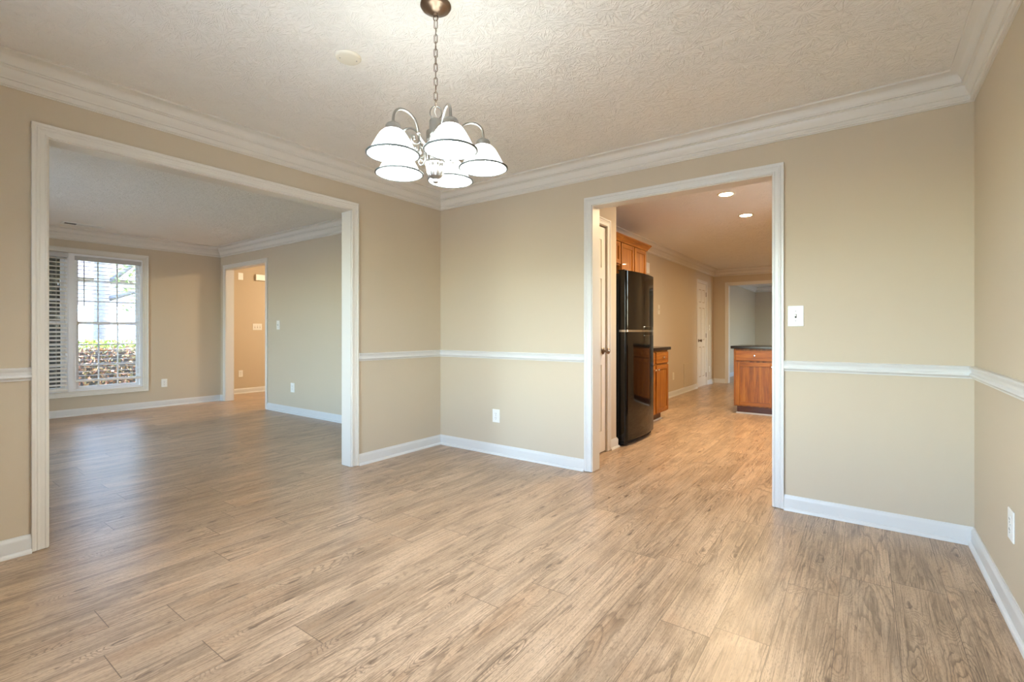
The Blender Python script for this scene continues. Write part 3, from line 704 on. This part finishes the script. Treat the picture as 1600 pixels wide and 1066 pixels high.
# ------------------------------------------------------------------ cabinets (local: front faces -y, x along the run)
def front_panel(x0, x1, z0, z1, name, parent, yf=-.020):
    w = .052
    d = MB(); d.box(x0+w, x1-w, yf+.010, -.002, z0+w, z1-w)
    o = d.build(name, 'oak', parent)
    for p, q in ((x0, x0+w), (x1-w, x1)): MB().box(p, q, yf, -.001, z0, z1).build('stile', 'oak', o, bevel=.003)
    for p, q in ((z0, z0+w), (z1-w, z1)): MB().box(x0+w+.0003, x1-w-.0003, yf+.0005, -.001, p, q).build('rail', 'oak_flat', o, bevel=.003)
    return o
def knob(x, z, parent, yf=-.020):
    MB().lathe([(.0001, .026), (.010, .025), (.014, .019), (.013, .014), (.006, .010), (.006, .0), (.010, -.0005)], (x, yf, z), 18, 'y').build('knob', 'chrome', parent, smooth=True)
def base_cabinet(label, loc, rz, cols, depth=.60, H=.872, name='base_cabinet', end_l=0.0, end_r=0.0, group=None):
    r = empty(name, loc, rz); tag(r, label, 'cabinet', group); w = sum(cols)
    MB().box(0, w, 0, depth, .105, H).build('carcass', 'oak', r, bevel=.002)
    MB().box(end_l, w-end_r, .065, depth, 0, .105).build('toe_kick', 'oak_dark', r)
    sh = MB(); sh.box(end_l-(.012 if end_l else 0), w-end_r+(.012 if end_r else 0), .050, .065, 0, .020)
    if end_l: sh.box(end_l-.012, end_l, .065, depth, 0, .020)
    if end_r: sh.box(w-end_r, w-end_r+.012, .065, depth, 0, .020)
    sh.build('shoe_strip', 'base_white', r, bevel=.004)
    x = 0
    for c in cols:
        a, b = x+.022, x+c-.022; x += c
        dr = MB().box(a, b, -.020, -.001, .715, .850).build('drawer', 'oak_flat', r, bevel=.006)
        knob((a+b)/2, .783, dr)
        do = front_panel(a, b, .120, .692, 'door', r)
        knob(b-.03 if x < w-.01 or len(cols) == 1 else a+.03, .640, do)
    return r
def counter(label, loc, rz, w, depth, o_l=.02, o_r=.02, group=None, o_f=.035):
    c = empty('countertop', loc, rz); tag(c, label, 'countertop', group)
    m = MB().box(-o_l, w+o_r, -o_f, depth, .872, .910); m.build('slab', 'counter_black', c, bevel=.006)
    return c
base_cabinet('oak base cabinet just beyond the black refrigerator', (1.34, 1.76, 0), R90, [.475, .475], .61, end_r=.07)
counter('black countertop on the oak cabinet beyond the refrigerator', (1.34, 1.76, 0), R90, .95, .61, .0, .035)
base_cabinet('oak peninsula cabinet with one wide drawer and door, left end of the peninsula', (1.942, 3.60, 0), 0, [.515], .60, end_l=.03)
base_cabinet('oak peninsula cabinet continuing behind the white casing', (2.460, 3.60, 0), 0, [.46, .46], .60)
counter('black countertop of the peninsula at the right side of the kitchen opening', (1.942, 3.60, 0), 0, 1.44, .62, .035, .02)
base_cabinet('oak base cabinet on the right kitchen wall, mirrored in the refrigerator door', (3.21, 2.30, 0), -R90, [.45, .45, .45, .45], .61)
counter('black countertop along the right kitchen wall', (3.21, 2.30, 0), -R90, 1.80, .61)
def upper(label, loc, rz, cols, z0, z1, depth):
    r = empty('wall_cabinet', loc, rz); tag(r, label, 'cabinet', 'oak wall cabinets above the refrigerator run'); w = sum(cols)
    MB().box(0, w, 0, depth, z0, z1).build('carcass', 'oak', r, bevel=.002)
    x = 0
    for c in cols:
        front_panel(x+.012, x+c-.012, z0+.015, z1-.05, 'door', r); x += c
    return r
u1 = upper('short oak cabinet over the refrigerator', (1.05, .92, 0), R90, [.485, .485], 1.875, 2.195, .318)
u2 = upper('tall oak wall cabinet right of the one over the refrigerator', (1.05, 1.892, 0), R90, [.405, .405], 1.38, 2.195, .318)
CC_P = [(.001, 2.225), (.001, 2.150), (.024, 2.150), (.026, 2.158), (.030, 2.170), (.048, 2.190), (.058, 2.205), (.066, 2.212), (.066, 2.225), (.001, 2.225)]
MB().sweep(CC_P, [(.97, 0), (0, 0)]).build('crown', 'oak_flat', u1, smooth=True)
MB().sweep(CC_P, [(.81, .316), (.81, 0), (0, 0)]).build('crown', 'oak_flat', u2, smooth=True)
# ------------------------------------------------------------------ outdoors through the living room window
struct(MB().box(-60, X0-.02, -60, 60, -.32, -.22).build('ground', 'lawn'), 'sunlit grass outside the window', 'ground')
struct(MB().box(X0-.02, 60, -60, Y0-.02, -.32, -.22).box(X1+.02, 60, Y0-.02, 60, -.32, -.22).build('ground_bounce', 'concrete'), 'pale concrete ground added out of view to bounce daylight indoors', 'ground')  # unseen pale ground added to bounce sunlight up through the windows
struct(MB().box(X0-.75, X1+.4, Y0-.4, Y1+.4, CH+.14, CH+.22).build('roof', 'roof_shingle'), 'unseen roof slab added so its eaves shade the windows', 'roof')  # added out of view; the eaves keep steep sky light off the blinds
def leaves(box, n, size, mb=None):
    m = mb or MB()
    for _ in range(n):
        c = Vector([rnd.uniform(a, b) for a, b in box]); e1 = Vector([rnd.gauss(0, 1) for _ in range(3)]).normalized()
        e2 = e1.orthogonal().normalized(); e2 = (e2*math.cos(rnd.random()*6.3)+e1.cross(e2)*math.sin(rnd.random()*6.3)).normalized()
        s = size*rnd.uniform(.6, 1.3)
        m.add([c-e1*s, c+e2*s*.5, c+e1*s, c-e2*s*.5], [(0, 1, 2, 3)])
    return m
hd = empty('hedge', (-7.9, -1.0, -.22)); tag(hd, 'clipped reddish-brown hedge with lime new growth outside the window', 'hedge')
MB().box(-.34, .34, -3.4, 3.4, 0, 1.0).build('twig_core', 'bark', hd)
hl = leaves([(.28, .52), (-3.5, 3.5), (.02, 1.02)], 9000, .036)
leaves([(-.5, .5), (-3.5, 3.5), (.95, 1.05)], 2500, .036, hl)
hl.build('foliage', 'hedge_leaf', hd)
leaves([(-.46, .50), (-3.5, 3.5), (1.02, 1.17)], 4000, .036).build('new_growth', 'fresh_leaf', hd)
eg = empty('added_shrub', (-6.05, -2.30, -.22)); tag(eg, 'tall dark foliage added close outside to darken the gaps between the left blind slats', 'added_shrub')  # invented dark mass outside, added to darken the gaps between the slats
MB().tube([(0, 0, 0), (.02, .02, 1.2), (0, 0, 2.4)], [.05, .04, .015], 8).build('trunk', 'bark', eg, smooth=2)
el = MB()
for k in range(14): leaves([(-.26, .26), (-.74, .74), (.05+.18*k, .25+.18*k)], 620, .05, el)
el.box(-.17, .17, -.68, .68, .06, 2.5)
el.build('foliage', 'dark_leaf', eg)
tr = empty('tree', (-10.0, -.22, -.22)); tag(tr, 'garden tree with a grey trunk and loose yellow-green leaves outside the window', 'tree')
tm = MB().tube([(0, 0, 0), (.02, .01, 1.4), (.0, .03, 2.6), (-.05, .0, 4.2), (-.1, .1, 5.5)], [.20, .15, .14, .11, .06], 12)
for p in ([(0, .03, 2.3), (.2, .5, 2.8), (.3, 1.1, 3.1)], [(0, .0, 2.9), (-.2, -.6, 3.5), (-.2, -1.2, 4.0)], [(0, .03, 2.0), (.3, .5, 2.2), (.4, .9, 2.1)]): tm.tube(p, [.06, .04, .02], 8)
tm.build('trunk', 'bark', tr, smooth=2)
tl = MB()
for c in ((.3, .55, 2.5, .45), (.3, .95, 2.9, .5), (.2, .75, 2.05, .35), (-.2, -1.2, 4.1, .8), (-.1, .1, 5.4, 1.2), (.2, .9, 3.6, .6), (0, -.3, 3.4, .5)):
    leaves([(c[0]-c[3], c[0]+c[3]), (c[1]-c[3], c[1]+c[3]), (c[2]-c[3]*.7, c[2]+c[3]*.7)], int(260*c[3]), .06, tl)
tl.build('foliage', 'tree_leaf', tr)
hs = empty('neighbour_house', (-20.0, 2.0, -.22)); tag(hs, 'pale neighbouring house with a gable and white garage door across the lawn', 'house')
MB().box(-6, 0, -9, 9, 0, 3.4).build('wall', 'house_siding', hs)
g = MB(); g.add([(.4, -9.5, 3.3), (.4, 9.5, 3.3), (-3, 9.5, 6.0), (-3, -9.5, 6.0), (-6.4, -9.5, 3.3), (-6.4, 9.5, 3.3)], [(0, 1, 2, 3), (3, 2, 5, 4), (0, 3, 4), (1, 5, 2), (0, 4, 5, 1)])
g.build('roof', 'roof_shingle', hs)
MB().box(0, .06, -1.4, .9, 0, 2.3).build('garage_door', 'vinyl_white', hs)
for y in (-6.2, -3.9, 2.6, 5.5):
    w_ = MB().box(0, .05, y-.55, y+.55, .9, 2.4).build('window_frame', 'vinyl_white', hs)
    MB().box(.05, .06, y-.46, y+.46, .98, 2.32).build('pane', 'house_glass', w_)
